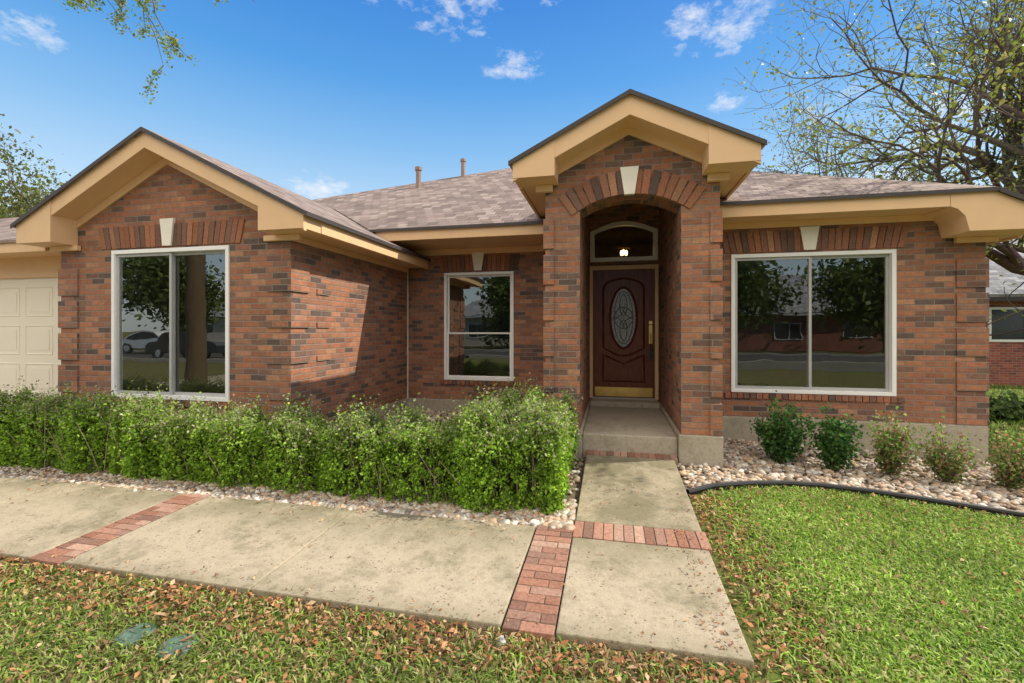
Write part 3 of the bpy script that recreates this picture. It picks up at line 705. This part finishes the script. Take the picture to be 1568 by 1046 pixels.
def stones(name,pts,smin,smax,seed,parent=None):
    r=np.random.default_rng(seed); n=len(pts)
    s=r.uniform(smin,smax,n)*np.where(r.uniform(0,1,n)<.1,1.5,1)
    sc=np.stack([s,s*r.uniform(.6,.95,n),s*r.uniform(.4,.7,n)],1)
    ang=r.uniform(0,6.28,n); ph=r.uniform(0,6.28,(n,3))
    base=bv[None]*(1+.14*np.sin(bv[None]*2.3+ph[:,None,:]).sum(2,keepdims=True)/1.5)
    v=base*sc[:,None,:]
    tl=r.normal(0,.35,n); ct,st=np.cos(tl)[:,None],np.sin(tl)[:,None]
    y_,z_=v[:,:,1]*ct-v[:,:,2]*st, v[:,:,1]*st+v[:,:,2]*ct
    ca,sa=np.cos(ang)[:,None],np.sin(ang)[:,None]
    v=np.stack([v[:,:,0]*ca-y_*sa, v[:,:,0]*sa+y_*ca, z_],2)+pts[:,None,:]
    v[:,:,2]+=(sc[:,2]*.6)[:,None]
    f=(bf[None]+(np.arange(n)*len(bv))[:,None,None]).reshape(-1,3)
    pal=np.array([(.56,.48,.37),(.66,.60,.50),(.48,.35,.24),(.36,.31,.26),(.60,.44,.29),(.72,.68,.61),(.28,.22,.17),(.52,.38,.28),(.62,.55,.46)])
    c=pal[r.integers(0,len(pal),n)]*r.uniform(.7,1.1,n)[:,None]
    return npmesh(name,v.reshape(-1,3),f,np.repeat(c,len(bf),0),M_stone,parent,smooth=True)
gv=empty('gravel')
def scat(n,x0,x1,y0,y1,seed,cond=None,dz=0):
    r=np.random.default_rng(seed); x=r.uniform(x0,x1,n); y=r.uniform(y0,y1,n)
    if cond is not None: m=cond(x,y); x,y=x[m],y[m]
    return np.stack([x,y,g(x,y)+dz+r.uniform(0,.012,len(x))],1)
A=scat(6500,.68,5.3,4.25,6.45,1,lambda x,y:(y>yed(x)+.04)&~((x<1.16)&(y>5.15))); stones('bed_stones',A,.018,.034,1,gv)
A=scat(6500,-8,-.30,3.40,3.95,2); stones('bed_stones_front',A,.014,.032,2,gv)
A=scat(60,-8,-.30,3.32,3.40,9,dz=.03); stones('stray_stones',A,.010,.020,4,gv)
A=scat(3500,-3.5,-.32,4.1,7.4,3,lambda x,y:~((x>-.8)&(y>5.15))); stones('bed_stones_inner',A,.018,.034,3,gv)

# ---------------------------------------------------------------- grass
def grass(name,regs,seed):
    r=np.random.default_rng(seed); XS=[];YS=[];HS=[]
    for x0,x1,y0,y1,dens,h,cond in regs:
        n=int((x1-x0)*(y1-y0)*dens); x=r.uniform(x0,x1,n); y=r.uniform(y0,y1,n); m=np.ones(n,bool) if cond is None else cond(x,y,r)
        x,y=x[m],y[m]; XS.append(x);YS.append(y);HS.append(np.full(len(x),h))
    x=np.concatenate(XS);y=np.concatenate(YS);h=np.concatenate(HS)*r.uniform(.4,1.35,len(x)); n=len(x)
    p=np.stack([x,y,g(x,y)-.004],1); a=r.uniform(0,6.28,n); d=np.stack([np.cos(a),np.sin(a),0*a],1); s=np.stack([-np.sin(a),np.cos(a),0*a],1)
    w=(r.uniform(.0025,.0065,n)*(np.concatenate(HS)/.05)**.7)[:,None]; lean=r.uniform(.2,1.4,n)[:,None]
    mid=p+d*lean*h[:,None]*.3+np.array([0,0,1])*h[:,None]*.55; tip=p+d*lean*h[:,None]*.95+np.array([0,0,1])*(h[:,None]*(1-.45*lean))
    v=np.stack([p,mid+s*w,tip,mid-s*w],1).reshape(-1,3); f=np.arange(4*n).reshape(-1,4)
    right=(x>.66)
    pal=np.array([(.28,.47,.055),(.36,.55,.075),(.46,.64,.12),(.21,.36,.045),(.50,.58,.20),(.15,.27,.04)]); c=pal[r.integers(0,6,n)]
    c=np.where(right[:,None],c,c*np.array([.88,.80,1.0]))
    dry=np.array([(.50,.38,.19),(.38,.27,.13)])[r.integers(0,2,n)]
    pat=.5+.5*wob(x*1.0,y*1.3,0*x,1.3,2)
    dm=r.uniform(0,1,n)<np.clip(np.where(right,.05,.18)+np.where(right,.25,.45)*(pat-.45),.03,.6)
    c=np.where(dm[:,None],dry,c)*(.70+.6*pat)[:,None]*r.uniform(.65,1.3,n)[:,None]
    return npmesh(name,v,f,c,M_grass)
def cL(x,y,r):
    near=np.clip((2.22-y)/.35,0,1); pat=wob(x*1.5,y*2,0*x,1.7,5)
    return (y<2.25)&(r.uniform(0,1,len(x))<np.clip(.05+.58*near+.42*pat,.03,1))
def cR(x,y,r):
    e=np.clip((x-.70)/.6,0,1); e2=np.clip((yed(x)-y)/.35,0,1); pat=wob(x*1.5,y*2,0*x,1.4,9)
    return (x>.67)&(y<yed(x)-.03)&(r.uniform(0,1,len(x))<np.clip(.04+.95*e*(.3+.7*e2)+.28*pat*(.3+e),.03,1))
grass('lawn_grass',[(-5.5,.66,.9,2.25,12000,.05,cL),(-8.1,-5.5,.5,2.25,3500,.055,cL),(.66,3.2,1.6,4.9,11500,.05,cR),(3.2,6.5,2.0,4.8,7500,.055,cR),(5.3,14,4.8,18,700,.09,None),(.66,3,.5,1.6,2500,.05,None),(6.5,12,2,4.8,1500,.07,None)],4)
def litter(name,pts,size,seed):
    r=np.random.default_rng(seed)
    v,f,c=leaves(pts,size*r.uniform(.7,1.3,len(pts)),[(.44,.21,.09),(.32,.16,.07),(.52,.29,.14),(.20,.11,.06),(.58,.40,.23),(.38,.16,.07)],.25,flat=1.0,aspect=.5,r=r)
    return npmesh(name,v,f,c,M_dry)
A=np.concatenate([scat(2200,-6,.66,1.2,2.25,21,dz=.022),scat(3000,-6,.66,1.98,2.27,22,dz=.012),scat(1400,.67,1.1,2,4.3,23,dz=.012),scat(650,.68,6,1.8,4.8,24,lambda x,y:y<yed(x),dz=.025),
  scat(500,.7,5,4.1,4.8,25,lambda x,y:y<yed(x),dz=.02),scat(260,-7,-.3,3.4,3.6,26,dz=.035),scat(120,.7,5,4.5,6.3,27,lambda x,y:y>yed(x)+.1,dz=.04)])
litter('fallen_leaves',A,.036,31)
A=np.concatenate([scat(130,-6,.62,2.3,3.35,28,dz=.045),scat(110,-.25,.6,3.6,4.6,29,dz=.058),scat(120,.42,.64,2.3,3.5,30,dz=.045),scat(160,-6,-.6,3.1,3.38,32,dz=.045),scat(120,-6,.6,2.27,2.36,33,dz=.045)]); litter('walk_leaves',A,.022,32)

for (x,y) in ((-2.37,1.85),(-2.08,1.83)):
    mb=MB(); z=float(g(x,y)); n=28; R_=.085
    mb.tube([(x,y,z-.03),(x,y,z+.020),(x,y,z+.026)],[R_,R_,R_-.006],n,cap=True); mb.tube([(x,y,z+.026),(x,y,z+.030)],[R_-.02,R_-.022],n,cap=True)
    mb.box(x-.02,x+.02,y-.008,y+.008,z+.028,z+.034)
    mb.build('irrigation_valve_cover',M_cover)
mb=MB(); z=float(g(-.53,2.18)); mb.tube([(-.53,2.18,z-.02),(-.53,2.18,z+.02),(-.53,2.18,z+.03)],[.022,.022,.015],12,cap=True); mb.tube([(-.53,2.18,z+.03),(-.53,2.18,z+.045)],.01,10,cap=True); mb.build('sprinkler_head',M_alu)

# ---------------------------------------------------------------- trees
def tree(name,base,dir0,L,r0,levels,nch,seed,leafn,leafs,pal,bark=(.12,.095,.075),wig=.22,ratio=.68,spread=(.5,1.0),up=.05,segs=5,clus=.18,minlvl=2,bare=0.0,rk=.72,limbdirs=None):
    r=random.Random(seed); e=empty(name); tb=MB(); LC=[]
    def br(p,d,L,rad,lv):
        pts=[p.copy()]; rr=[rad]; n=segs if lv>0 else segs+2
        for i in range(n):
            d=(d+Vector((r.gauss(0,wig),r.gauss(0,wig),r.gauss(0,wig)+up))).normalized(); p=p+d*(L/n); pts.append(p.copy()); rr.append(max(.004,rad*(1-.5*(i+1)/n)))
        tb.tube(pts,rr,8 if lv<2 else (5 if lv<4 else 3),tuple(c*r.uniform(.85,1.2) for c in bark))
        if lv>=minlvl+1 and r.random()>bare:
            for k in range(leafn):
                q=pts[r.randint(1,n)]; LC.append((q.x+r.gauss(0,clus),q.y+r.gauss(0,clus),q.z+r.gauss(0,clus)))
        if lv<levels:
            if lv==0 and limbdirs:
                for ld,ll in limbdirs: br(pts[-1],Vector(ld).normalized(),ll,rr[-1]*.8,1)
                return
            for k in range(nch[lv]):
                i=r.randint(max(1,int(n*.3)),n) if k>0 else n
                ax=Vector((r.gauss(0,1),r.gauss(0,1),r.gauss(0,1))).normalized()
                nd=(Matrix.Rotation(r.uniform(*spread),3,ax)@((pts[i]-pts[i-1]).normalized())).normalized()
                br(pts[i],nd,L*ratio*r.uniform(.75,1.2),rr[i]*rk,lv+1)
    br(Vector(base),Vector(dir0).normalized(),L,r0,0)
    tb.build('trunk_and_limbs',M_bark,e,smooth=True)
    if LC:
        C=np.array(LC); v,f,c=leaves(C,np.full(len(C),leafs),pal,.3,r=np.random.default_rng(seed)); npmesh('foliage',v,f,c,M_leaf,e)
    return e
SP=[(.30,.36,.06),(.38,.42,.09),(.24,.31,.05),(.44,.40,.12)]
tree('oak_tree',(9.2,11.2,-.1),(-.03,0,1),2.5,.32,5,[6,6,5,5,3],101,10,.078,SP,bark=(.13,.105,.085),wig=.21,ratio=.60,spread=(.4,1.1),up=.05,clus=.15,bare=.3,rk=.76,
  limbdirs=[((-1,-.1,.6),4.0),((-.8,.3,.95),4.4),((-.45,-.2,1.2),4.4),((-.1,.1,1.4),4.4),((.7,.1,.9),4.0),((-.9,-.35,.9),4.0),((.3,-.6,.9),3.4),((.9,.5,.5),3.8)])
tree('oak_tree',(8.6,21,-.1),(-.1,0,1),2.8,.20,5,[5,5,4,4,3],102,4,.09,SP,bark=(.28,.24,.20),wig=.2,ratio=.66,bare=.3,clus=.2)
tree('oak_tree',(-19.5,12,-.1),(.1,0,1),3.2,.28,5,[4,4,4,4,2],103,13,.13,[(.17,.21,.05),(.25,.27,.07),(.13,.16,.05),(.22,.18,.08)],bark=(.14,.11,.08),wig=.25,ratio=.70,clus=.3)
tree('oak_tree',(-25,17,-.1),(.05,0,1),3.4,.28,4,[4,4,4,4],104,22,.18,[(.17,.21,.05),(.22,.25,.06)],wig=.25,ratio=.72,clus=.4)
def droop(name):
    r=random.Random(5); e=empty(name); tb=MB(); LC=[]
    bk=(.14,.10,.06)
    tb.tube([(-8.2,1.5,-.1),(-8.1,1.6,1.6),(-8.0,1.7,3.2),(-7.6,2.1,4.8),(-7.0,2.7,5.9),(-6.0,3.5,6.5),(-4.9,4.1,6.4)],[.2,.17,.15,.11,.07,.04,.02],8,bk)
    tb.tube([(-8.0,1.7,3.2),(-8.6,1.2,5.0),(-9.3,.6,6.8)],[.12,.08,.03],7,bk)
    def tw(p,d,L,rad,lv):
        p=Vector(p); d=Vector(d).normalized(); pts=[p.copy()]; n=7
        for i in range(n):
            d=(d+Vector((r.gauss(0,.16),r.gauss(0,.16),r.gauss(0,.16)-.03))).normalized(); p=p+d*L/n; pts.append(p.copy())
            if lv<2 and r.random()<.6:
                tw(p,d+Vector((r.gauss(0,.6),r.gauss(0,.6),r.gauss(0,.6))),L*.3*r.uniform(.6,1.2),rad*.5,lv+1)
            for q in range(1 if lv==0 else 4):
                LC.append((p.x+r.gauss(0,.03),p.y+r.gauss(0,.03),p.z+r.gauss(0,.03)))
        tb.tube(pts,[rad*(1-.8*i/n) for i in range(n+1)],5,bk)
    tw((-5.2,3.95,6.4),(.62,.25,-1.1),2.0,.014,0); tw((-5.6,3.7,6.45),(.35,.15,-.9),1.9,.012,0); tw((-6.4,3.2,6.2),(.4,.5,-.75),1.5,.010,0); tw((-5.2,3.9,6.4),(.75,.5,-.85),1.6,.010,0); tw((-6.0,3.5,6.4),(.3,.6,-.8),1.6,.010,0)
    tb.build('trunk_and_limbs',M_bark,e,smooth=True)
    C=np.array(LC); v,f,c=leaves(C,np.full(len(C),.042),[(.24,.36,.05),(.32,.40,.07),(.36,.32,.09)],.3,r=np.random.default_rng(8)); npmesh('foliage',v,f,c,M_leaf,e)
droop('elm_tree')
for i,(x,y) in enumerate(((-34,-21),(-19,-22),(-7,-20),(6,-21),(18,-22),(31,-20))):
    tree('street_tree',(x,y,-.1),(0,0,1),3.6,.34,3,[5,5,5],200+i,55,.42,[(.12,.17,.045),(.16,.21,.06),(.08,.12,.035)],wig=.2,ratio=.75,clus=.7,minlvl=0)

# ---------------------------------------------------------------- street, kerbs
mb=MB(); mb.poly([(-80,-17,.0),(80,-17,.0),(80,-10,.0),(-80,-10,.0)]); mb.build('street',M_asph)
mb=MB(); mb.box(-80,-13.6,-10,-9.75,-.3,.1); mb.box(-8,80,-10,-9.75,-.3,.1); mb.box(-80,80,-17.25,-17,-.3,.1); mb.build('street_kerb',M_found)

# ---------------------------------------------------------------- neighbour houses
def nhouse(name,x0,x1,y0,y1,wh,rh,mat,wins,z=-.25,front=-1):
    e=empty(name); mb=MB(); mb.box(x0,x1,y0,y1,z,wh); mb.build('walls',mat,e)
    mb=MB(); o=.45; ym=(y0+y1)/2; h=min((y1-y0)/2,(x1-x0)/2)*.98
    A=(x0-o,y0-o,wh);B=(x1+o,y0-o,wh);C=(x1+o,y1+o,wh);D=(x0-o,y1+o,wh);E=(x0+h,ym,wh+rh);F=(x1-h,ym,wh+rh)
    mb.slab([A,B,F,E],.08);mb.slab([B,C,F],.08);mb.slab([C,D,E,F],.08);mb.slab([D,A,E],.08); mb.build('roof',M_shingle_g,e)
    mb=MB(); mb.box(x0-o,x1+o,y0-o,y0-o+.04,wh-.2,wh-.082); mb.box(x0-o,x1+o,y1+o-.04,y1+o,wh-.2,wh-.082); mb.build('fascia',M_white if front>0 else M_dark,e)
    yy=y0 if front<0 else y1
    f1=MB(); g1=MB()
    for a,b,c,d in wins:
        s=front
        ya,yb=sorted((yy+s*.04,yy-s*.02)); w=.07
        f1.box(a,b,ya,yb,c,c+w);f1.box(a,b,ya,yb,d-w,d);f1.box(a,a+w,ya,yb,c+w,d-w);f1.box(b-w,b,ya,yb,c+w,d-w);f1.box((a+b)/2-.03,(a+b)/2+.03,ya,yb,c+w,d-w)
        g1.poly([(a+w,yy+s*.01,c+w),(b-w,yy+s*.01,c+w),(b-w,yy+s*.01,d-w),(a+w,yy+s*.01,d-w)])
    f1.build('window_frames',M_white,e); g1.build('window_panes',simple(name+'_pane_mat',(.03,.035,.04),.08),e)
nhouse('neighbor_house',9.6,22,15.8,26,2.55,4.2,M_brick_n,[(10.6,12.4,1.2,2.2),(14,16,.8,2.2)])
M_siding=simple('siding_mat',(.62,.58,.50),.7)
nhouse('street_house',-16,0,-38,-28,3.0,3.2,M_siding,[(-14,-12,.8,2.2),(-9,-7,.8,2.2),(-4,-2,.8,2.2)],front=1)
nhouse('street_house',6,22,-38,-28,3.0,3.4,M_brick_n,[(8,10,.8,2.2),(13,15,.8,2.2),(18,20,.8,2.2)],front=1)
nhouse('street_house',-42,-24,-38,-28,3.0,3.4,M_siding,[(-40,-38,.8,2.2),(-35,-33,.8,2.2),(-29,-27,.8,2.2)],front=1)
hedge('neighbor_hedge',[(6.4,9.4,9.6,10.4,-.2,.15)],350,.09,[(.10,.19,.05),(.14,.24,.05)],[(.18,.26,.08)],17)

# ---------------------------------------------------------------- parked cars (reflected in the windows)
def car(name,x,y,col):
    e=empty(name); pm=simple('car_paint_mat',col,.25,var=.02)
    prof=[(-2.25,.35),(-2.28,.7),(-2.1,.86),(-1.5,.94),(-.85,1.38),(-.2,1.46),(.7,1.42),(1.45,1.02),(2.05,.92),(2.25,.75),(2.25,.35)]
    mb=MB(); mb.prism([(x+a,b) for a,b in prof],y-.85,y+.85); mb.build('body',pm,e,bevel=.12)
    mb=MB(); gl=[(-1.35,.96),(-.82,1.31),(-.2,1.39),(.65,1.35),(1.25,1.0)]
    mb.prism([(x+a,b) for a,b in gl],y-.862,y+.862); mb.build('side_glass',M_black,e)
    mb=MB()
    for a in (-1.4,1.4):
        for s in (-1,1): 
            mb.tube([(x+a,y+s*.68,.33),(x+a,y+s*.88,.33)],.33,20,cap=True)
    mb.build('tires',M_black,e)
    mb=MB()
    for a in (-1.4,1.4):
        for s in (-1,1): mb.tube([(x+a,y+s*.87,.33),(x+a,y+s*.89,.33)],.2,16,cap=True)
    mb.build('hubcaps',M_alu,e)
car('parked_car',-22,-11.2,(.03,.035,.045)); car('parked_car',-30,-15.8,(.7,.7,.7)); car('parked_car',4,-15.8,(.25,.03,.03))
print('faces',sum(len(m.polygons) for m in bpy.data.meshes))
